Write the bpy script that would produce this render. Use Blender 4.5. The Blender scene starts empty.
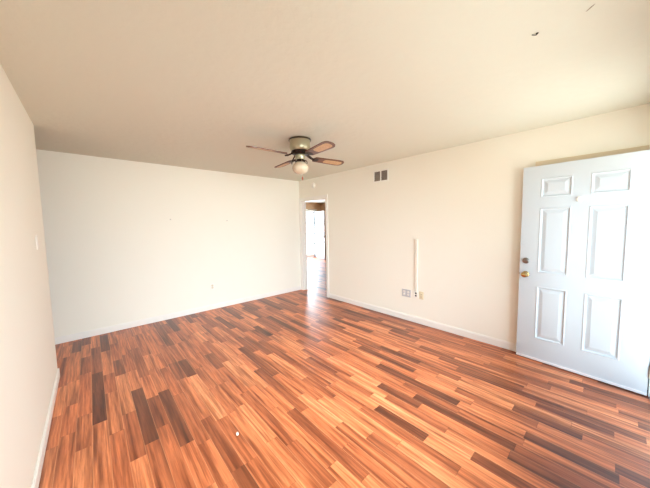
import bpy, bmesh, math, random
from mathutils import Vector, Matrix
random.seed(7)
SC = bpy.context.scene
COL = SC.collection

# ------------------------------------------------------------------ camera
H = 2.44
yaw, pitch, roll = 0.734931142, -0.0763486195, -0.0160066162
f_px = 259.992651
cam_pos = Vector((-3.51222060, -4.71623968, 1.48319663))
cy_, sy_ = math.cos(yaw), math.sin(yaw)
cp_, sp_ = math.cos(pitch), math.sin(pitch)
fwd = Vector((sy_ * cp_, cy_ * cp_, sp_))
rgt = Vector((cy_, -sy_, 0))
upv = rgt.cross(fwd)
cr_, sr_ = math.cos(roll), math.sin(roll)
r2 = cr_ * rgt + sr_ * upv
u2 = -sr_ * rgt + cr_ * upv
cd = bpy.data.cameras.new('camera')
cam = bpy.data.objects.new('camera', cd)
COL.objects.link(cam)
cd.sensor_fit = 'HORIZONTAL'
cd.sensor_width = 36
cd.lens = 36 * f_px / 650
cd.clip_start = 0.02
M = Matrix((r2, u2, -fwd)).transposed().to_4x4()
M.translation = cam_pos
cam.matrix_world = M
SC.camera = cam

# ------------------------------------------------------------------ world / exposure
SKY = (0.52, 0.77, 1.0)
GROUND = (0.93, 0.96, 0.88)
SKY_S, GROUND_S = 4.0, 6.2
w = bpy.data.worlds.new('daylight')
SC.world = w
w.use_nodes = True
nt = w.node_tree
nt.nodes.clear()
tc = nt.nodes.new('ShaderNodeTexCoord')
sx = nt.nodes.new('ShaderNodeSeparateXYZ')
nt.links.new(tc.outputs['Generated'], sx.inputs[0])
rmp = nt.nodes.new('ShaderNodeValToRGB')
mr = nt.nodes.new('ShaderNodeMapRange')
mr.inputs['From Min'].default_value = -1
mr.inputs['From Max'].default_value = 1
nt.links.new(sx.outputs['Z'], mr.inputs['Value'])
nt.links.new(mr.outputs[0], rmp.inputs[0])
k = SKY_S
e = rmp.color_ramp.elements
e[0].position = 0.47
e[0].color = tuple(c * GROUND_S / k for c in GROUND) + (1,)
e[1].position = 0.53
e[1].color = SKY + (1,)
bg = nt.nodes.new('ShaderNodeBackground')
bg.inputs['Strength'].default_value = k
nt.links.new(rmp.outputs[0], bg.inputs['Color'])
wo = nt.nodes.new('ShaderNodeOutputWorld')
nt.links.new(bg.outputs[0], wo.inputs[0])

SC.view_settings.view_transform = 'Standard'
SC.view_settings.look = 'None'
SC.view_settings.gamma = 1
SC.view_settings.use_curve_mapping = False
SC.view_settings.exposure = 0.13
SC.cycles.use_denoising = True
SC.cycles.max_bounces = 14
SC.cycles.diffuse_bounces = 10
SC.cycles.glossy_bounces = 5
SC.cycles.sample_clamp_indirect = 8
SC.cycles.caustics_reflective = False
SC.cycles.caustics_refractive = False


def portal(name, loc, rot, sx_, sy):
    l = bpy.data.lights.new(name, 'AREA')
    l.shape = 'RECTANGLE'
    l.size, l.size_y = sx_, sy
    l.cycles.is_portal = True
    o = bpy.data.objects.new(name, l)
    o.location = loc
    o.rotation_euler = rot
    COL.objects.link(o)


YF = -4.995                 # room face of the front wall
# area lights shine along local -Z; rotate so -Z points into the room (+Y for the front wall)
portal('doorway_daylight', (-0.60, YF - 0.13, 1.01), (math.radians(90), 0, 0), 0.90, 2.02)
YH = 4.213                  # far wall of the next room
WX0, WX1, WZ0, WZ1 = -3.0, -1.45, 0.85, 1.95
portal('window_daylight', ((WX0 + WX1) / 2, YF - 0.13, (WZ0 + WZ1) / 2), (math.radians(90), 0, 0), WX1 - WX0, WZ1 - WZ0)


def day(name, loc, tilt, sx_, sy, energy, col, spread=180):
    l = bpy.data.lights.new(name, 'AREA')
    l.shape = 'RECTANGLE'
    l.size, l.size_y = sx_, sy
    l.energy = energy
    l.color = col
    l.spread = math.radians(spread)
    o = bpy.data.objects.new(name, l)
    o.location = loc
    o.rotation_euler = (math.radians(tilt), 0, 0)
    COL.objects.link(o)


# area lamps added for daylight, outside the added front window and the far glazed door
day('window_fill_light', ((WX0 + WX1) / 2 - 0.5, YF - 1.0, 2.1), 72, 1.8, 1.4, 315, (0.80, 0.93, 1.0), 112)
day('far_door_light', (3.55, YH + 0.20, 1.05), -90, 0.9, 2.0, 140, (0.86, 0.93, 1.0))
portal('far_door_daylight', (3.55, YH + 0.13, 1.02), (math.radians(-90), 0, 0), 0.90, 2.02)


# ------------------------------------------------------------------ materials
def lin(r, g, b):
    f = lambda c: ((c / 255) / 12.92) if c / 255 <= 0.04045 else (((c / 255) + 0.055) / 1.055) ** 2.4
    return (f(r), f(g), f(b), 1)


def mat(name, col, rough=0.6, metal=0.0, bump=None, spec=None, trans=0.0):
    m = bpy.data.materials.new(name)
    m.use_nodes = True
    t = m.node_tree
    b = t.nodes['Principled BSDF']
    b.inputs['Base Color'].default_value = col
    b.inputs['Roughness'].default_value = rough
    b.inputs['Metallic'].default_value = metal
    if spec is not None:
        b.inputs['Specular IOR Level'].default_value = spec
    if trans:
        b.inputs['Transmission Weight'].default_value = trans
    tcn = t.nodes.new('ShaderNodeTexCoord')
    n = t.nodes.new('ShaderNodeTexNoise')
    scale, strength, dist = bump or (60, 0.03, 0.001)
    n.inputs['Scale'].default_value = scale
    n.inputs['Detail'].default_value = 4
    t.links.new(tcn.outputs['Object'], n.inputs['Vector'])
    bp = t.nodes.new('ShaderNodeBump')
    bp.inputs['Strength'].default_value = strength
    bp.inputs['Distance'].default_value = dist
    t.links.new(n.outputs['Fac'], bp.inputs['Height'])
    t.links.new(bp.outputs[0], b.inputs['Normal'])
    return m


M_WALL = mat('wall_paint', lin(241.5, 239, 227.5), 0.75, bump=(90, 0.15, 0.002), spec=0.3)
M_HALL = mat('tan_wall_paint', lin(214, 178, 140), 0.75, bump=(90, 0.15, 0.002), spec=0.3)
M_CEIL = mat('ceiling_paint', lin(220, 221, 208), 0.9, bump=(14, 0.6, 0.010), spec=0.2)
M_TRIM = mat('trim_paint', lin(240, 238, 232), 0.4)
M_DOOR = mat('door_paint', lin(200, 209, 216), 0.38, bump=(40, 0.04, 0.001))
M_PLASTIC = mat('white_plastic', lin(240, 238, 230), 0.35)
M_IVORY = mat('ivory_plastic', lin(226, 216, 186), 0.35)
M_COVER = mat('cord_cover_plastic', lin(234, 228, 214), 0.45)
M_CHROME = mat('silver_plate', lin(196, 198, 202), 0.3, 0.15)
M_DARK = mat('dark_slot', lin(28, 26, 25), 0.6)
M_GRILLE = mat('dark_grille', lin(168, 156, 146), 0.5, 0.1)
M_BACK = mat('duct_grey', lin(84, 75, 70), 0.7)
M_STRIP = mat('hinge_gap_grey', lin(104, 106, 106), 0.7)  # darkness of the hinge gap, put into the colour
M_TAN = mat('tan_trim_paint', lin(218, 202, 174), 0.5)
M_BRASS = mat('polished_brass', lin(196, 168, 116), 0.25, 1.0)
M_NICKEL = mat('satin_nickel', lin(150, 146, 142), 0.28, 1.0)
M_FANMETAL = mat('antique_pewter', lin(182, 174, 146), 0.34, 0.7)
M_FANDARK = mat('dark_bronze', lin(44, 34, 28), 0.4, 0.7)
M_GLASSW = mat('frosted_glass_shade', lin(230, 212, 184), 0.25, trans=0.2)
M_CHAIN = mat('chain_metal', lin(200, 190, 170), 0.3, 1.0)
M_FOB = mat('red_wood_fob', lin(150, 62, 36), 0.4)
M_STEEL = mat('steel_hinge', lin(170, 168, 160), 0.3, 1.0)
M_RUBBER = mat('door_sweep_vinyl', lin(232, 234, 236), 0.5)
M_CHIP = mat('white_scrap_paper', lin(248, 240, 228), 0.8)
M_SCUFF = mat('grey_scuff', lin(150, 142, 124), 0.9)
M_CONC = mat('threshold_metal', lin(176, 176, 178), 0.35, 0.8)


def nodes_wood(name, dark, mid, light, rough, axis_scale, insert=False):
    m = bpy.data.materials.new(name)
    m.use_nodes = True
    t = m.node_tree
    b = t.nodes['Principled BSDF']
    tcn = t.nodes.new('ShaderNodeTexCoord')
    mp = t.nodes.new('ShaderNodeMapping')
    mp.inputs['Scale'].default_value = axis_scale
    t.links.new(tcn.outputs['Object'], mp.inputs[0])
    n = t.nodes.new('ShaderNodeTexNoise')
    n.inputs['Scale'].default_value = 1
    n.inputs['Detail'].default_value = 6
    n.inputs['Roughness'].default_value = 0.65
    t.links.new(mp.outputs[0], n.inputs['Vector'])
    r = t.nodes.new('ShaderNodeValToRGB')
    els = r.color_ramp.elements
    els[0].position, els[0].color = 0.3, dark
    els[1].position, els[1].color = 0.7, light
    mm = els.new(0.5)
    mm.color = mid
    t.links.new(n.outputs['Fac'], r.inputs[0])
    t.links.new(r.outputs[0], b.inputs['Base Color'])
    b.inputs['Roughness'].default_value = rough
    return m


M_BLADE = nodes_wood('walnut_blade', lin(74, 44, 30), lin(104, 62, 40), lin(132, 82, 54), 0.4, (8, 70, 70))
M_CANE = nodes_wood('cane_inset', lin(176, 136, 94), lin(204, 166, 122), lin(224, 192, 150), 0.5, (60, 120, 60))


def floor_material():
    m = bpy.data.materials.new('laminate_planks')
    m.use_nodes = True
    t = m.node_tree
    L = t.links.new
    b = t.nodes['Principled BSDF']

    def math_(op, a, c=None):
        n = t.nodes.new('ShaderNodeMath')
        n.operation = op
        for i, v in enumerate((a, c)):
            if v is None:
                continue
            if isinstance(v, (int, float)):
                n.inputs[i].default_value = v
            else:
                L(v, n.inputs[i])
        return n.outputs[0]

    def white(vec_socket, dims='3D'):
        n = t.nodes.new('ShaderNodeTexWhiteNoise')
        n.noise_dimensions = dims
        L(vec_socket, n.inputs['W' if dims == '1D' else 'Vector'])
        return n.outputs['Value']

    def comb(x, y, z):
        n = t.nodes.new('ShaderNodeCombineXYZ')
        for i, v in enumerate((x, y, z)):
            if isinstance(v, (int, float)):
                n.inputs[i].default_value = v
            else:
                L(v, n.inputs[i])
        return n.outputs[0]

    def ramp(fac, stops):
        r = t.nodes.new('ShaderNodeValToRGB')
        els = r.color_ramp.elements
        while len(els) < len(stops):
            els.new(0.5)
        for el, (p_, c_) in zip(els, stops):
            el.position, el.color = p_, c_
        L(fac, r.inputs[0])
        return r.outputs[0]

    def mix(mode, fac, a, c):
        n = t.nodes.new('ShaderNodeMix')
        n.data_type = 'RGBA'
        n.blend_type = mode
        if isinstance(fac, (int, float)):
            n.inputs[0].default_value = fac
        else:
            L(fac, n.inputs[0])
        for s, v in ((n.inputs[6], a), (n.inputs[7], c)):
            if isinstance(v, tuple):
                s.default_value = v
            else:
                L(v, s)
        return n.outputs[2]

    tcn = t.nodes.new('ShaderNodeTexCoord')
    sp = t.nodes.new('ShaderNodeSeparateXYZ')
    L(tcn.outputs['Object'], sp.inputs[0])
    X, Y = sp.outputs[0], sp.outputs[1]
    W_, LEN = 0.0875, 0.56
    row = math_('FLOOR', math_('DIVIDE', X, W_))
    fx = math_('FRACT', math_('DIVIDE', X, W_))
    off = math_('MULTIPLY', white(row, '1D'), 7.31)
    v = math_('ADD', math_('DIVIDE', Y, LEN), off)
    # vary the lengths: warp the running coordinate a little, per row
    wob = math_('MULTIPLY', math_('SINE', math_('ADD', math_('MULTIPLY', v, 2.1), math_('MULTIPLY', row, 1.7))), 0.22)
    v2 = math_('ADD', v, wob)
    idx = math_('FLOOR', v2)
    fy = math_('FRACT', v2)
    rnd = white(comb(row, idx, 0.0))
    rnd2 = white(comb(row, idx, 5.0))
    # grain
    gx = math_('ADD', math_('MULTIPLY', X, 1.0), math_('MULTIPLY', rnd, 31.0))
    gy = math_('ADD', Y, math_('MULTIPLY', rnd2, 17.0))
    gv = comb(math_('MULTIPLY', gx, 52.0), math_('MULTIPLY', gy, 1.7), math_('MULTIPLY', rnd, 9.0))
    n1 = t.nodes.new('ShaderNodeTexNoise')
    n1.inputs['Scale'].default_value = 1.0
    n1.inputs['Detail'].default_value = 7
    n1.inputs['Roughness'].default_value = 0.62
    n1.inputs['Distortion'].default_value = 0.5
    L(gv, n1.inputs['Vector'])
    n2 = t.nodes.new('ShaderNodeTexNoise')
    n2.inputs['Scale'].default_value = 1.0
    n2.inputs['Detail'].default_value = 4
    L(comb(math_('MULTIPLY', gx, 150.0), math_('MULTIPLY', gy, 9.0), rnd2), n2.inputs['Vector'])
    base = ramp(rnd, [(0.0, lin(116, 60, 34)), (0.2, lin(164, 90, 54)), (0.5, lin(204, 116, 71)),
                      (0.8, lin(214, 128, 81)), (1.0, lin(222, 140, 92))])
    grain = ramp(n1.outputs['Fac'], [(0.28, (0.34, 0.26, 0.21, 1)), (0.44, (0.70, 0.62, 0.56, 1)), (0.55, (1, 1, 1, 1)), (0.72, (1.15, 1.14, 1.12, 1))])
    fine = ramp(n2.outputs['Fac'], [(0.35, (0.78, 0.75, 0.72, 1)), (0.6, (1.05, 1.05, 1.05, 1))])
    n3 = t.nodes.new('ShaderNodeTexNoise')          # broad heartwood bands, a few across each strip
    n3.inputs['Scale'].default_value = 1.0
    n3.inputs['Detail'].default_value = 2
    L(comb(math_('MULTIPLY', gx, 24.0), math_('MULTIPLY', gy, 1.3), math_('MULTIPLY', rnd2, 13.0)), n3.inputs['Vector'])
    broad = ramp(n3.outputs['Fac'], [(0.34, (0.50, 0.42, 0.37, 1)), (0.48, (0.92, 0.89, 0.87, 1)), (0.62, (1.14, 1.16, 1.18, 1))])
    c = mix('MULTIPLY', 0.95, base, broad)
    c = mix('MULTIPLY', 0.9, c, grain)
    c = mix('MULTIPLY', 0.7, c, fine)
    # seams
    ex = math_('MINIMUM', fx, math_('SUBTRACT', 1.0, fx))
    ey = math_('MINIMUM', fy, math_('SUBTRACT', 1.0, fy))
    sxm = math_('LESS_THAN', ex, 0.014)
    sym = math_('LESS_THAN', ey, 0.0022)
    seam = math_('MAXIMUM', sxm, sym)
    c = mix('MULTIPLY', math_('MULTIPLY', sym, 0.45), c, (0.35, 0.22, 0.15, 1))
    c = mix('MIX', math_('MULTIPLY', sxm, 0.35), c, lin(236, 176, 128))
    L(c, b.inputs['Base Color'])
    rg = t.nodes.new('ShaderNodeMapRange')
    rg.inputs['To Min'].default_value = 0.28
    rg.inputs['To Max'].default_value = 0.42
    L(n1.outputs['Fac'], rg.inputs['Value'])
    L(rg.outputs[0], b.inputs['Roughness'])
    b.inputs['Specular IOR Level'].default_value = 0.62
    bp = t.nodes.new('ShaderNodeBump')
    bp.inputs['Strength'].default_value = 0.25
    bp.inputs['Distance'].default_value = 0.0012
    L(math_('SUBTRACT', math_('MULTIPLY', n1.outputs['Fac'], 0.35), math_('MULTIPLY', seam, 0.8)), bp.inputs['Height'])
    L(bp.outputs[0], b.inputs['Normal'])
    return m


M_FLOOR = floor_material()

m = bpy.data.materials.new('clear_pane')
m.use_nodes = True
t = m.node_tree
t.nodes.clear()
tr = t.nodes.new('ShaderNodeBsdfTransparent')
gl = t.nodes.new('ShaderNodeBsdfGlossy')
gl.inputs['Roughness'].default_value = 0.02
fc = t.nodes.new('ShaderNodeLayerWeight')
pw = t.nodes.new('ShaderNodeMath')
pw.operation = 'POWER'
pw.inputs[1].default_value = 5
t.links.new(fc.outputs['Facing'], pw.inputs[0])
fr = t.nodes.new('ShaderNodeMath')
fr.operation = 'MULTIPLY_ADD'
fr.inputs[1].default_value = 0.9
fr.inputs[2].default_value = 0.04
t.links.new(pw.outputs[0], fr.inputs[0])
mx = t.nodes.new('ShaderNodeMixShader')
ou = t.nodes.new('ShaderNodeOutputMaterial')
t.links.new(fr.outputs[0], mx.inputs[0])
t.links.new(tr.outputs[0], mx.inputs[1])
t.links.new(gl.outputs[0], mx.inputs[2])
t.links.new(mx.outputs[0], ou.inputs[0])
M_PANE = m


# ------------------------------------------------------------------ mesh helpers
def bx(bm, x0, x1, y0, y1, z0, z1, bev=0.0, seg=2):
    x0, x1 = sorted((x0, x1)); y0, y1 = sorted((y0, y1)); z0, z1 = sorted((z0, z1))
    vs = [bm.verts.new(p) for p in ((x0, y0, z0), (x1, y0, z0), (x1, y1, z0), (x0, y1, z0),
                                    (x0, y0, z1), (x1, y0, z1), (x1, y1, z1), (x0, y1, z1))]
    fs = [bm.faces.new([vs[i] for i in q]) for q in
          ((3, 2, 1, 0), (4, 5, 6, 7), (0, 1, 5, 4), (1, 2, 6, 5), (2, 3, 7, 6), (3, 0, 4, 7))]
    if bev:
        es = list({e_ for f_ in fs for e_ in f_.edges})
        bmesh.ops.bevel(bm, geom=es, offset=bev, segments=seg, profile=0.5, affect='EDGES')


def lathe(bm, prof, n=32, mtx=None):
    """prof: list of (radius, height); revolved about local Z, ends closed when the radius is 0."""
    mtx = mtx or Matrix()
    rings = []
    for r, z in prof:
        if r <= 1e-6:
            rings.append([bm.verts.new(mtx @ Vector((0, 0, z)))])
        else:
            rings.append([bm.verts.new(mtx @ Vector((r * math.cos(2 * math.pi * i / n), r * math.sin(2 * math.pi * i / n), z))) for i in range(n)])
    for a, b in zip(rings, rings[1:]):
        for i in range(n):
            j = (i + 1) % n
            if len(a) == 1 and len(b) == 1:
                continue
            if len(a) == 1:
                bm.faces.new((a[0], b[j], b[i]))
            elif len(b) == 1:
                bm.faces.new((a[i], a[j], b[0]))
            else:
                bm.faces.new((a[i], a[j], b[j], b[i]))
    if len(rings[0]) > 1:
        bm.faces.new(list(reversed(rings[0])))
    if len(rings[-1]) > 1:
        bm.faces.new(rings[-1])


def tube(bm, pts, r, n=10):
    pts = [Vector(p) for p in pts]
    rings = []
    for i, p in enumerate(pts):
        d = (pts[min(i + 1, len(pts) - 1)] - pts[max(i - 1, 0)]).normalized()
        a = d.orthogonal().normalized() if i == 0 else (rings_a - d * rings_a.dot(d)).normalized()
        rings_a = a
        c = d.cross(a)
        rings.append([bm.verts.new(p + r * (a * math.cos(2 * math.pi * q / n) + c * math.sin(2 * math.pi * q / n))) for q in range(n)])
    for a, b in zip(rings, rings[1:]):
        for q in range(n):
            bm.faces.new((a[q], a[(q + 1) % n], b[(q + 1) % n], b[q]))
    bm.faces.new(list(reversed(rings[0])))
    bm.faces.new(rings[-1])


def obj(name, bm, m, parent=None, smooth=False, loc=None, label=None):
    bmesh.ops.recalc_face_normals(bm, faces=bm.faces[:])
    me = bpy.data.meshes.new(name)
    bm.to_mesh(me)
    bm.free()
    me.materials.append(m)
    if smooth:
        for p_ in me.polygons:
            p_.use_smooth = True
        try:
            me.set_sharp_from_angle(angle=math.radians(40))
        except Exception:
            pass
    o = bpy.data.objects.new(name, me)
    COL.objects.link(o)
    if parent:
        o.parent = parent
    if loc:
        o.location = loc
    if label:
        o['label'] = label
    return o


def tag(o, label, cat, group=None, kind=None):
    o['label'] = label
    o['category'] = cat
    if group:
        o['group'] = group
    if kind:
        o['kind'] = kind
    return o


def thing(name, label, cat, loc=(0, 0, 0), rot=(0, 0, 0), group=None, kind=None):
    o = bpy.data.objects.new(name, None)
    o.empty_display_size = 0.05
    COL.objects.link(o)
    o.location = loc
    o.rotation_euler = rot
    return tag(o, label, cat, group, kind)


def struct(name, m, label, cat, boxes, bev=0.0):
    bm = bmesh.new()
    for b_ in boxes:
        bx(bm, *b_, bev=bev)
    o = obj(name, bm, m)
    return tag(o, label, cat, kind='structure')


# ------------------------------------------------------------------ the room shell
XL, YL = -3.833, -1.072          # left wall face, and where it ends
T = 0.12
DY0, DY1, DZ = -0.873, -0.064, 2.0    # hall doorway in the right wall
struct('floor', M_FLOOR, 'orange brown laminate plank floor running through the room', 'floor',
       [(-5.6, 4.6, YF - T, YH + T, -0.06, 0)])
struct('ceiling', M_CEIL, 'cream textured ceiling above the empty room', 'ceiling',
       [(-5.6, 4.6, YF - T, YH + T, H, H + 0.06)])
struct('wall_back', M_WALL, 'long white wall across the far end of the room', 'wall', [(-5.6, 0, 0, T, 0, H)])
struct('wall_right', M_WALL, 'cream wall with vent, outlets and the hall doorway', 'wall',
       [(0, T, YF - T, DY0, 0, H), (0, T, DY0, DY1, DZ, H), (0, T, DY1, YH + T, 0, H)])
struct('wall_left', M_WALL, 'off-white wall at the left ending short of the back wall', 'wall',
       [(XL - T, XL, YF - T, YL, 0, H)])
struct('wall_front', M_WALL, 'front wall with the entrance doorway and an added window', 'wall',
       [(-0.125, 0, YF - T, YF, 0, H), (-1.085, -0.125, YF - T, YF, 2.06, H),
        (WX1, -1.085, YF - T, YF, 0, H), (WX0, WX1, YF - T, YF, 0, WZ0), (WX0, WX1, YF - T, YF, WZ1, H),
        (-5.6, WX0, YF - T, YF, 0, H)])
struct('wall_alcove', M_WALL, 'wall closing the space beyond the left wall', 'wall', [(-5.6 - T, -5.6, YF - T, T, 0, H)])
struct('wall_hall', M_HALL, 'tan walls of the next room seen through the doorway', 'wall',
       [(T, 3.08, YH, YH + T, 0, H), (3.08, 4.02, YH, YH + T, 2.07, H), (4.02, 4.6, YH, YH + T, 0, H),
        (4.37, 4.37 + T, YF - T, YH, 0, H), (T, 4.37, -2.2 - T, -2.2, 0, H)])


def baseboard(name, label, boxes_axis):
    """a board with a stepped, rounded top"""
    bm = bmesh.new()
    for ax, a0, a1, face, s in boxes_axis:        # s: which way the board sticks out
        for (t_, z0, z1, bv) in ((0.012, 0.004, 0.078, 0.0), (0.008, 0.0775, 0.092, 0.003)):
            if ax == 'x':
                bx(bm, a0, a1, face, face + s * t_, z0, z1, bv)
            else:
                bx(bm, face, face + s * t_, a0, a1, z0, z1, bv)
    o = obj(name, bm, M_TRIM)
    return tag(o, label, 'baseboard', kind='structure')


baseboard('baseboard_back', 'white baseboard along the back wall', [('x', -5.6, 0, 0, -1)])
baseboard('baseboard_right', 'white baseboard along the right wall', [('y', -4.147, DY0 - 0.06, 0, -1)])
baseboard('baseboard_left', 'white baseboard along the left wall', [('y', YF, YL, XL, 1), ('x', XL - T, XL + 0.012, YL, 1)])
baseboard('baseboard_front', 'white baseboard along the front wall', [('x', XL, -1.16, YF, 1)])

# hall doorway: jambs and casing
struct('trim_1', M_TRIM, 'white casing and jamb around the hall doorway', 'door casing',
       [(-0.016, 0.0, DY1 + 0.006, -0.001, 0, DZ + 0.006), (-0.016, 0.0, DY0 - 0.062, DY0 - 0.006, 0, DZ + 0.006),
        (-0.016, 0.0, DY0 - 0.062, -0.001, DZ + 0.006, DZ + 0.062),
        (0, T, DY1 - 0.018, DY1, 0, DZ - 0.018), (0, T, DY0, DY0 + 0.018, 0, DZ - 0.018), (0, T, DY0, DY1, DZ - 0.018, DZ),
        (0.05, 0.085, DY1 - 0.03, DY1 - 0.018, 0, DZ - 0.018), (0.05, 0.085, DY0 + 0.018, DY0 + 0.03, 0, DZ - 0.018)])
# closet behind the open door: only the top of its casing shows
struct('trim_2', M_TAN, 'tan casing showing just above the open white door', 'door casing',
       [(-0.026, 0, -4.89, -4.147, 2.03, 2.094), (-0.018, 0, -4.205, -4.147, 0, 2.03), (-0.018, 0, -4.89, -4.832, 0, 2.03)], 0.002)
struct('door_3', M_DOOR, 'closed flush closet door behind the open white door', 'door', [(-0.006, -0.0005, -4.83, -4.207, 0.01, 2.028)])
# front doorway frame
JX = -0.127
struct('trim_3', M_TRIM, 'white frame around the entrance doorway', 'door casing',
       [(JX, JX - 0.018, YF - T, YF, 0, 2.042), (-1.083, -1.065, YF - T, YF, 0, 2.042), (-1.083, JX, YF - T, YF, 2.042, 2.06),
        (-0.075, JX - 0.008, YF, YF + 0.014, 0, 2.05), (-1.135, -1.072, YF, YF + 0.014, 0, 2.05), (-1.135, -0.075, YF, YF + 0.014, 2.05, 2.115)])
struct('trim_4', M_CONC, 'metal threshold of the entrance doorway', 'threshold', [(-1.065, -0.145, YF - T, YF + 0.01, 0, 0.012)], 0.003)

# front window, unseen behind the camera, added to supply daylight
win = thing('added_window_1', 'white framed window added to the front wall for daylight', 'window', ((WX0 + WX1) / 2, YF, WZ0), kind='structure')
ww, wh = (WX1 - WX0), WZ1 - WZ0
bm = bmesh.new()
for b_ in ((-ww / 2, -ww / 2 + .05, -T, 0, .05, wh - .05), (ww / 2 - .05, ww / 2, -T, 0, .05, wh - .05), (-ww / 2, ww / 2, -T, 0, 0, .05),
           (-ww / 2, ww / 2, -T, 0, wh - .05, wh), (-.025, .025, -.08, -.03, .05, wh - .05)):
    bx(bm, *b_)
obj('window_frame', bm, M_TRIM, win)
bm = bmesh.new(); bx(bm, -ww / 2 + .04, ww / 2 - .04, -.056, -.052, .04, wh - .04); obj('window_pane', bm, M_PANE, win)
bm = bmesh.new(); bx(bm, -ww / 2 - .05, ww / 2 + .05, 0, .05, -.025, 0, .004); obj('window_sill', bm, M_TRIM, win)


# ------------------------------------------------------------------ six-panel door
def panel_mesh(u0, u1, z0, z1, yf, yb):
    """a moulded raised panel, profiled on both faces, filling the opening u0..u1 x z0..z1"""
    bm = bmesh.new()
    prof = [(0.0, 0.0), (0.004, 0.003), (0.010, 0.0035), (0.014, -0.004), (0.020, -0.009), (0.027, -0.009), (0.052, -0.001), (0.055, 0.0)]
    for yf_, s in ((yf, 1), (yb, -1)):
        rings = []
        for ins, d in prof:
            y = yf_ + s * d
            rings.append([bm.verts.new(p_) for p_ in ((u0 + ins, y, z0 + ins), (u1 - ins, y, z0 + ins), (u1 - ins, y, z1 - ins), (u0 + ins, y, z1 - ins))])
        for a, b in zip(rings, rings[1:]):
            for i in range(4):
                bm.faces.new((a[i], a[(i + 1) % 4], b[(i + 1) % 4], b[i]))
        bm.faces.new(rings[-1])
        if s == 1:
            first = rings[0]
        else:
            for i in range(4):
                bm.faces.new((first[i], first[(i + 1) % 4], rings[0][(i + 1) % 4], rings[0][i]))
    return bm


PCOLS = [(0.165, 0.408), (0.527, 0.765)]
PROWS = [(0.243, 0.803), (0.944, 1.612), (1.717, 1.908)]


def leaf_mesh(wd, z0, z1, yf, yb):
    bm = bmesh.new()
    us = [0, *PCOLS[0], *PCOLS[1], wd]
    zs = [z0, *PROWS[0], *PROWS[1], *PROWS[2], z1]
    hole = lambda i, j: i in (1, 3) and j in (1, 3, 5)
    V = {}
    def v(i, j, y):
        if (i, j, y) not in V:
            V[(i, j, y)] = bm.verts.new((us[i], y, zs[j]))
        return V[(i, j, y)]
    for i in range(5):
        for j in range(7):
            if hole(i, j):
                q = ((i, j), (i + 1, j), (i + 1, j + 1), (i, j + 1))
                for a, b in zip(q, q[1:] + q[:1]):
                    bm.faces.new((v(*a, yf), v(*b, yf), v(*b, yb), v(*a, yb)))
            else:
                for y in (yf, yb):
                    bm.faces.new((v(i, j, y), v(i + 1, j, y), v(i + 1, j + 1, y), v(i, j + 1, y)))
    for i in range(5):
        for j in (0, 7):
            bm.faces.new((v(i, j, yf), v(i + 1, j, yf), v(i + 1, j, yb), v(i, j, yb)))
    for j in range(7):
        for i in (0, 5):
            bm.faces.new((v(i, j, yf), v(i, j + 1, yf), v(i, j + 1, yb), v(i, j, yb)))
    return bm


def toy(x, y, z):      # lathe axis (local Z) turned to +Y, placed at x, y, z
    return Matrix.Translation((x, y, z)) @ Matrix.Rotation(math.radians(-90), 4, 'X')


da = 0.0701428939
door = thing('door_1', 'white six-panel entrance door swung open against the right wall', 'door',
             (-0.144473328, -4.97246575, 0), (0, 0, math.radians(90) - da), kind='structure')
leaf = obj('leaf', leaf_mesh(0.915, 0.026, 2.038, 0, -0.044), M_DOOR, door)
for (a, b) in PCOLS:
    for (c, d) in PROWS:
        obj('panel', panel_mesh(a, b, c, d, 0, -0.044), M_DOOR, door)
bm = bmesh.new()
bx(bm, 0.0, 0.914, -0.040, 0.004, 0.008, 0.034, 0.002)
obj('door_sweep', bm, M_RUBBER, door)
# dead bolt, knob
bm = bmesh.new()
lathe(bm, [(0, -.001), (.031, -.001), (.031, .006), (.027, .013), (.020, .016), (0, .016)], 32, toy(0.862, 0, 1.062))
db = obj('deadbolt', bm, M_NICKEL, door, True, label='grey metal deadbolt')
bm = bmesh.new()
bx(bm, 0.846, 0.878, 0.016, 0.032, 1.0575, 1.0665, 0.003)
obj('thumb_turn', bm, M_NICKEL, db)
bm = bmesh.new()
lathe(bm, [(0, -.001), (.033, -.001), (.033, .005), (.028, .011), (.014, .014), (.012, .030), (.018, .036), (.027, .044), (.029, .054), (.025, .064), (.012, .070), (0, .071)], 32, toy(0.860, 0, 0.917))
kn = obj('door_knob', bm, M_BRASS, door, True, label='brass door knob')
bm = bmesh.new()
bx(bm, 0.9145, 0.9165, -0.034, -0.010, 0.885, 0.945, 0.0008)
lathe(bm, [(0, 0), (.008, 0), (.008, .008), (0, .010)], 14, Matrix.Translation((0.916, -0.022, 0.917)) @ Matrix.Rotation(math.radians(90), 4, 'Y'))
obj('latch', bm, M_BRASS, door, True)
bm = bmesh.new()
bx(bm, 0.9145, 0.9165, -0.034, -0.010, 1.035, 1.090, 0.0008)
obj('strike_plate', bm, M_NICKEL, door, True)
bm = bmesh.new()
lathe(bm, [(0, -.001), (.026, -.001), (.026, .008), (.022, .014), (.010, .016), (.008, .013), (0, .013)], 28, toy(0.473, 0, 1.678))
obj('peephole_cover', bm, M_PLASTIC, door, True)
for hz in (0.22, 1.02, 1.82):
    bm = bmesh.new()
    lathe(bm, [(0, -.05), (.007, -.05), (.007, .05), (0, .05)], 14, Matrix.Translation((-0.006, 0.004, hz)))
    bx(bm, -0.002, 0.0, -0.034, 0.002, hz - 0.048, hz + 0.048)
    obj('hinge', bm, M_STEEL, door, True)

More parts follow.
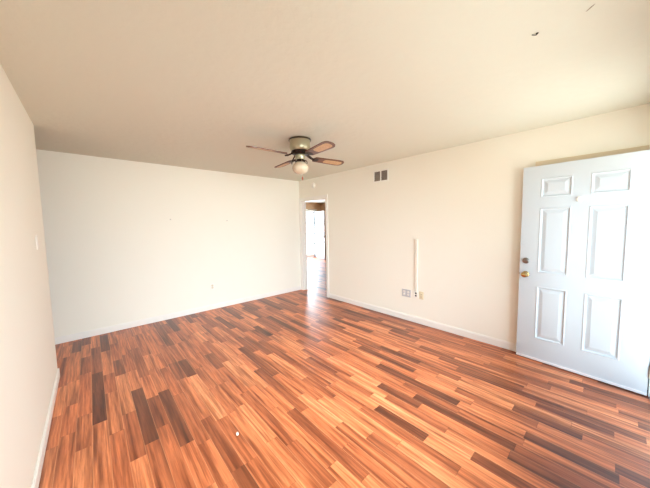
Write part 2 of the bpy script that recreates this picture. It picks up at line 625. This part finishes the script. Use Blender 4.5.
# far room: entrance door standing open, and the bright glazed storm door in its frame
dR = math.hypot(4.0 - 3.775, 4.20 - 3.361)
ang = math.atan2(3.361 - 4.20, 3.775 - 4.0)
far = thing('door_2', 'white door standing open in the next room beyond the doorway', 'door', (4.0, 4.20, 0), (0, 0, ang), kind='structure')
wd = 0.865
bm = leaf_mesh(0.915, 0.012, 2.040, 0, -0.044)
obj('leaf', bm, M_DOOR, far)
for (a, b) in PCOLS:
    for (c, d) in PROWS:
        obj('panel', panel_mesh(a, b, c, d, 0, -0.044), M_DOOR, far)
for hz in (0.98, 1.12, 1.48):
    bm = bmesh.new()
    for s, y in ((-1, -.044), (1, 0)):
        mt = Matrix.Translation((0.865, y, hz)) @ Matrix.Rotation(math.radians(-90 * s), 4, 'X')
        if hz < 1.0:
            lathe(bm, [(0, -.001), (.033, -.001), (.033, .006), (.012, .012), (.012, .035), (.028, .045), (.028, .060), (0, .068)], 20, mt)
        else:
            lathe(bm, [(0, -.001), (.030, -.001), (.030, .010), (.022, .018), (0, .018)], 20, mt)
    if hz == 1.12:
        bx(bm, 0.80, 0.90, -0.075, -0.062, hz - .008, hz + .008, 0.003)
    obj('door_knob' if hz < 1 else 'deadbolt', bm, M_FANDARK, far, True)

storm = thing('door_4', 'bright glazed storm door in the next room', 'door', (3.55, YH + 0.06, 0), kind='structure')
bm = bmesh.new()
for b_ in ((-.46, -.40, -.02, .02, .01, 2.05), (.40, .46, -.02, .02, .01, 2.05), (-.40, .40, -.02, .02, .01, .16), (-.40, .40, -.02, .02, 1.97, 2.05)):
    bx(bm, *b_)
obj('frame', bm, M_TRIM, storm)
bm = bmesh.new()
for z in (.62, 1.08, 1.54):
    bx(bm, -.40, .40, -.012, .012, z - .028, z + .028)
bx(bm, -.012, .012, -.011, .011, .16, 1.97)
obj('muntin', bm, M_TRIM, storm)
bm = bmesh.new(); bx(bm, .355, .455, -.075, -.061, .01, 2.05); obj('hinge_gap_strip', bm, M_STRIP, storm, label='grey strip drawn in for the dark hinge gap')  # added dark strip that draws the shaded gap beside the open leaf
bm = bmesh.new(); bx(bm, -.405, .405, -.003, .003, .155, 1.975); obj('glass_pane', bm, M_PANE, storm)
struct('trim_5', M_TRIM, 'white casing around the glazed door in the next room', 'door casing',
       [(3.01, 3.08, YH - .016, YH, 0, 2.07), (4.02, 4.09, YH - .016, YH, 0, 2.07), (3.01, 4.09, YH - .016, YH, 2.07, 2.14),
        (3.08, 3.09, YH, YH + T, 0, 2.055), (4.01, 4.02, YH, YH + T, 0, 2.055), (3.08, 4.02, YH, YH + T, 2.055, 2.07)])

# ------------------------------------------------------------------ ceiling fan
FX, FY = -1.690, -2.306
fan = thing('ceiling_fan', 'four-blade ceiling fan with pewter housing, cane-inset blades and one frosted globe', 'ceiling fan', (FX, FY, H))
bm = bmesh.new()
lathe(bm, [(0, 0), (.122, 0), (.124, -.012), (.120, -.020), (.113, -.024), (.116, -.060), (.118, -.095), (.112, -.118), (.100, -.132), (.0, -.132)], 48)
mh = obj('motor_housing', bm, M_FANMETAL, fan, True)
bm = bmesh.new()
lathe(bm, [(.1245, -.006), (.1265, -.008), (.1265, -.018), (.1245, -.020)], 48)
obj('trim_ring', bm, M_FANDARK, mh, True)
bm = bmesh.new()
lathe(bm, [(0, -.130), (.096, -.130), (.098, -.140), (.092, -.160), (.078, -.172), (.0, -.172)], 40)
for i in range(12):
    a = 2 * math.pi * i / 12
    p_ = Vector((.094 * math.cos(a), .094 * math.sin(a), -.150))
    lathe(bm, [(0, -.012), (.008, -.008), (.008, .008), (0, .012)], 8, Matrix.Translation(p_))
obj('flywheel', bm, M_FANDARK, fan, True)
bm = bmesh.new()
lathe(bm, [(0, -.170), (.050, -.170), (.056, -.176), (.056, -.218), (.050, -.226), (.0, -.226)], 36)
obj('switch_housing', bm, M_FANMETAL, fan, True)
bm = bmesh.new()
lathe(bm, [(0, -.224), (.042, -.224), (.046, -.236), (.060, -.246), (.060, -.256), (.0, -.256)], 36)
fit = obj('light_fitter', bm, M_FANDARK, fan, True)
for a in (0.7, 2.8, 4.9):
    bm = bmesh.new()
    c, s = math.cos(a), math.sin(a)
    tube(bm, [(c * .05, s * .05, -.240), (c * .085, s * .085, -.246), (c * .098, s * .098, -.262), (c * .1, s * .1, -.285)], .005, 8)
    obj('shade_clip', bm, M_FANDARK, fit, True)
bm = bmesh.new()
lathe(bm, [(.050, -.252), (.056, -.262), (.074, -.276), (.088, -.296), (.092, -.318), (.087, -.342), (.072, -.364), (.048, -.380), (.022, -.388), (0, -.390)], 40)
obj('lamp_shade', bm, M_GLASSW, fan, True)
bm = bmesh.new()
tube(bm, [(-.030, -.048, -.212), (-.052, -.094, -.235), (-.050, -.100, -.30), (-.050, -.100, -.432)], .0018, 6)
pc = obj('pull_chain', bm, M_CHAIN, fan, True)
bm = bmesh.new()
lathe(bm, [(0, -.430), (.004, -.432), (.008, -.445), (.008, -.460), (.004, -.472), (0, -.474)], 14, Matrix.Translation((-.050, -.100, 0)))
obj('chain_fob', bm, M_FOB, pc, True)

PIT = math.radians(11.5)
for kb in range(4):
    a = math.radians(-7.5 + 90 * kb)
    R = Matrix.Rotation(a, 4, 'Z')
    lift, up = ((0.0, 0.0), (0.0, 0.0), (1.2, 0.016), (0.0, 0.0))[kb]     # the far-left blade sits a touch high
    Rp = R @ Matrix.Translation((0, 0, -0.198 + up)) @ Matrix.Rotation(math.radians(-lift), 4, 'Y') @ Matrix.Rotation(-PIT, 4, 'X')

    def outline(x0, x1, w0, w1, n=8):
        up = []
        for i in range(n + 1):
            q = i / n
            up.append((x0 + (x1 - x0) * q, w0 + (w1 - w0) * q))
        return up

    def plate(bm, top, z0, z1):
        low = [(x, -y) for x, y in reversed(top)]
        ring = top + low
        A = [bm.verts.new((x, y, z0)) for x, y in ring]
        B = [bm.verts.new((x, y, z1)) for x, y in ring]
        bm.faces.new(A)
        bm.faces.new(list(reversed(B)))
        for i in range(len(ring)):
            j = (i + 1) % len(ring)
            bm.faces.new((A[i], A[j], B[j], B[i]))
    bm = bmesh.new()
    top = [(.175, .030), (.185, .046), (.20, .052), (.35, .060), (.53, .067), (.575, .062), (.598, .046), (.612, .018)]
    plate(bm, top, -.005, .005)
    bmesh.ops.transform(bm, matrix=Rp, verts=bm.verts)
    bl = obj('blade', bm, M_BLADE, fan)
    bm = bmesh.new()
    top = [(.318, .018), (.328, .034), (.345, .038), (.42, .042), (.525, .045), (.560, .041), (.576, .028), (.583, .010)]
    plate(bm, top, -.0060, -.0048)
    bmesh.ops.transform(bm, matrix=Rp, verts=bm.verts)
    obj('cane_inset', bm, M_CANE, bl, label='pale cane inset')
    bm = bmesh.new()
    plate(bm, [(.165, .012), (.175, .030), (.20, .040), (.225, .034), (.240, .012)], -.007, -.003)
    bmesh.ops.transform(bm, matrix=Rp, verts=bm.verts)
    pts = [R @ Vector(p_) for p_ in ((.080, .012, -.158), (.115, .016, -.176), (.15, .012, -.194), (.185, .008, -.203))]
    tube(bm, pts, .008, 8)
    pts = [R @ Vector(p_) for p_ in ((.080, -.012, -.158), (.115, -.016, -.176), (.15, -.012, -.194), (.185, -.008, -.201))]
    tube(bm, pts, .008, 8)
    obj('blade_iron', bm, M_FANDARK, fan, True)

# ------------------------------------------------------------------ things on the walls
# wall things are built in a local frame: x along the wall, y out of the wall, z up
R_RIGHT = (0, 0, math.radians(90))        # local y -> world -x
R_BACK = (0, 0, math.radians(180))        # local y -> world -y
R_LEFT = (0, 0, math.radians(-90))        # local y -> world +x

vent = thing('air_vent', 'white framed air vent with two dark grilles high on the right wall', 'air vent', (0, -2.190, 2.238), R_RIGHT)
bm = bmesh.new()
hw, hh = .148, .096
for b_ in ((-hw, -hw + .024, 0, .010, -hh, hh), (hw - .024, hw, 0, .010, -hh, hh), (-hw + .023, hw - .023, 0, .010, hh - .020, hh), (-hw + .023, hw - .023, 0, .010, -hh, -hh + .020), (-.010, .010, 0, .009, -hh + .019, hh - .019)):
    bx(bm, *b_, bev=.002)
obj('vent_frame', bm, M_PLASTIC, vent)
bm = bmesh.new(); bx(bm, -hw + .02, hw - .02, .0003, .0015, -hh + .016, hh - .016); obj('vent_backing', bm, M_BACK, vent)
for s in (-1, 1):
    bm = bmesh.new()
    x0, x1 = sorted((s * .012, s * (hw - .026)))
    for i in range(9):
        z = -hh + .026 + i * (2 * hh - .052) / 8
        n0 = len(bm.verts)
        bx(bm, x0, x1, .0035, .0048, z - .0075, z + .0075)
        bm.verts.ensure_lookup_table()
        bmesh.ops.rotate(bm, cent=(0, .004, z), matrix=Matrix.Rotation(math.radians(32), 3, 'X'), verts=bm.verts[n0:])
    obj('grille', bm, M_GRILLE, vent)

sd = thing('smoke_detector', 'small round white smoke detector on the wall above the hall doorway', 'smoke detector', (0, -.503, 2.287), R_RIGHT)
bm = bmesh.new(); lathe(bm, [(0, 0), (.058, 0), (.060, .008), (.057, .014), (0, .014)], 36, toy(0, 0, 0)); obj('base', bm, M_PLASTIC, sd, True)
bm = bmesh.new(); lathe(bm, [(0, .013), (.053, .013), (.052, .030), (.044, .040), (.020, .044), (0, .044)], 36, toy(0, 0, 0)); obj('cover', bm, M_PLASTIC, sd, True)

bm = bmesh.new()
bx(bm, -.024, .024, 0, .016, 0, .765, .006, 3)
cc = obj('cord_cover', bm, M_COVER, loc=(0, -2.815, .478))
cc.rotation_euler = R_RIGHT
tag(cc, 'tall thin white cord cover running up the right wall above the outlets', 'cord cover')


def duplex(name, label, loc, rot, plate_m, face_m, group):
    o = thing(name, label, 'electrical outlet', loc, rot, group)
    bm = bmesh.new(); bx(bm, -.035, .035, 0, .006, -.057, .057, .003); obj('cover_plate', bm, plate_m, o)
    for z in (-.0195, .0195):
        bm = bmesh.new(); bx(bm, -.017, .017, .003, .0085, z - .014, z + .014, .004, 3)
        rc = obj('receptacle', bm, face_m, o)
        bm = bmesh.new()
        for x, h_ in ((-.0065, .0045), (.0065, .0036)):
            bx(bm, x - .0012, x + .0012, .0084, .0090, z + .002 - h_, z + .002 + h_)
        lathe(bm, [(0, .0084), (.0025, .0084), (.0025, .0090), (0, .0090)], 10, toy(0, 0, z - .009))
        obj('slots', bm, M_DARK, rc)
    bm = bmesh.new(); lathe(bm, [(0, .005), (.0035, .005), (.003, .0075), (0, .0075)], 12, toy(0, 0, 0)); obj('screw', bm, M_STEEL, o)
    return o


G = 'outlets along the foot of the walls'
duplex('electrical_outlet', 'ivory outlet beside the cord cover, nearest the open door', (0, -2.899, .428), R_RIGHT, M_IVORY, M_IVORY, G)
duplex('electrical_outlet', 'lone white outlet low on the back wall', (-1.958, 0, .412), R_BACK, M_PLASTIC, M_IVORY, G)
# white plate with two dark jacks right under the cord cover
jp = thing('jack_plate', 'white wall plate with two dark jacks directly under the cord cover', 'wall plate', (0, -2.815, .428), R_RIGHT)
bm = bmesh.new(); bx(bm, -.036, .036, 0, .007, -.050, .050, .003); obj('cover_plate', bm, M_PLASTIC, jp)
for z in (-.018, .018):
    bm = bmesh.new(); bx(bm, -.013, .013, .006, .0085, z - .012, z + .012, .002); obj('jack', bm, M_DARK, jp)
# silver double plate
dp = thing('outlet_plate', 'silver double-gang outlet plate, farthest from the open door of the low plates', 'wall plate', (0, -2.658, .420), R_RIGHT)
bm = bmesh.new(); bx(bm, -.074, .074, 0, .007, -.057, .057, .003); obj('cover_plate', bm, M_CHROME, dp)
for x in (-.034, .034):
    for z in (-.0195, .0195):
        bm = bmesh.new(); bx(bm, x - .017, x + .017, .003, .0095, z - .014, z + .014, .004, 3)
        rc = obj('receptacle', bm, M_PLASTIC, dp)
        bm = bmesh.new()
        for dx_ in (-.0065, .0065):
            bx(bm, x + dx_ - .0012, x + dx_ + .0012, .0094, .0100, z - .002, z + .006)
        obj('slots', bm, M_DARK, rc)

ls = thing('light_switch', 'white light switch on the left wall near its far end', 'light switch', (XL, -1.618, 1.375), R_LEFT)
bm = bmesh.new(); bx(bm, -.036, .036, 0, .007, -.058, .058, .003); obj('cover_plate', bm, M_PLASTIC, ls)
bm = bmesh.new(); bx(bm, -.016, .016, .005, .0095, -.033, .033, .002); obj('toggle', bm, M_PLASTIC, ls)
for z in (-.046, .046):
    bm = bmesh.new(); lathe(bm, [(0, .006), (.0035, .006), (.003, .0082), (0, .0082)], 12, toy(0, 0, z)); obj('screw', bm, M_STEEL, ls)

for (x, z, lb) in ((-2.55, 1.595, 'small nail in the back wall, nearer the left wall'), (-1.649, 1.574, 'small nail in the back wall, nearer the ceiling fan')):
    bm = bmesh.new()
    lathe(bm, [(0, -.004), (.0022, -.004), (.0022, .014), (.007, .014), (.007, .017), (0, .018)], 12, toy(0, 0, 0))
    o = obj('wall_nail', bm, M_NICKEL, None, True, loc=(x, 0, z))
    o.rotation_euler = R_BACK
    tag(o, lb, 'nail', 'nails in the back wall')

bm = bmesh.new()
bx(bm, -.010, .010, -.0005, .004, -.006, .006, .002)
bx(bm, .008, .048, -.0005, .003, .000, .009, .0014)
bmesh.ops.rotate(bm, cent=(0, 0, 0), matrix=Matrix.Rotation(math.radians(-20), 3, 'Y'), verts=bm.verts)
o = obj('plaster_daub', bm, M_TRIM, loc=(0, -2.345, 1.668)); o.rotation_euler = R_RIGHT
tag(o, 'small pale daub on the right wall below the air vent', 'plaster daub')

# ceiling hook and scuff
bm = bmesh.new()
tube(bm, [(.011, 0, .002), (.011, 0, -.004), (.008, 0, -.0085), (.002, 0, -.0095), (-.012, 0, -.0085), (-.015, 0, -.008)], .0022, 8)
lathe(bm, [(0, .001), (.006, .001), (.005, -.003), (0, -.003)], 12, Matrix.Translation((.011, 0, 0)))
o = obj('ceiling_hook', bm, M_FANDARK, None, True, loc=(-1.759, -4.404, H))
o.rotation_euler = (0, 0, math.radians(-45))
tag(o, 'small dark bent hook sticking from the ceiling above the open door', 'hook')
bm = bmesh.new()
ring = [(-.022, .0), (-.008, .0035), (.004, .003), (.022, .001), (.020, -.002), (.004, -.0035), (-.010, -.003)]
A = [bm.verts.new((x, y, .0)) for x, y in ring]; B = [bm.verts.new((x, y, -.0008)) for x, y in ring]
bm.faces.new(A); bm.faces.new(B)
for i in range(len(ring)):
    bm.faces.new((A[i], A[(i + 1) % len(ring)], B[(i + 1) % len(ring)], B[i]))
o = obj('scuff_mark', bm, M_SCUFF, loc=(-1.77, -4.604, H - .0002)); o.rotation_euler = (0, 0, math.radians(45))
tag(o, 'faint thin grey scuff on the ceiling beyond the small dark hook', 'scuff mark')

# scrap on the floor
bm = bmesh.new()
ring = [(-.016, -.004), (-.006, -.009), (.008, -.008), (.015, -.001), (.010, .007), (-.004, .008), (-.014, .005)]
A = [bm.verts.new((x, y, .0)) for x, y in ring]; B = [bm.verts.new((x * .8, y * .8, .004 + .002 * (i % 2))) for i, (x, y) in enumerate(ring)]
bm.faces.new(A); bm.faces.new(B)
for i in range(len(ring)):
    bm.faces.new((A[i], A[(i + 1) % len(ring)], B[(i + 1) % len(ring)], B[i]))
o = obj('paper_scrap', bm, M_CHIP, loc=(-2.82, -2.985, 0)); o.rotation_euler = (0, 0, math.radians(75))
tag(o, 'tiny white scrap lying on the laminate floor', 'scrap')
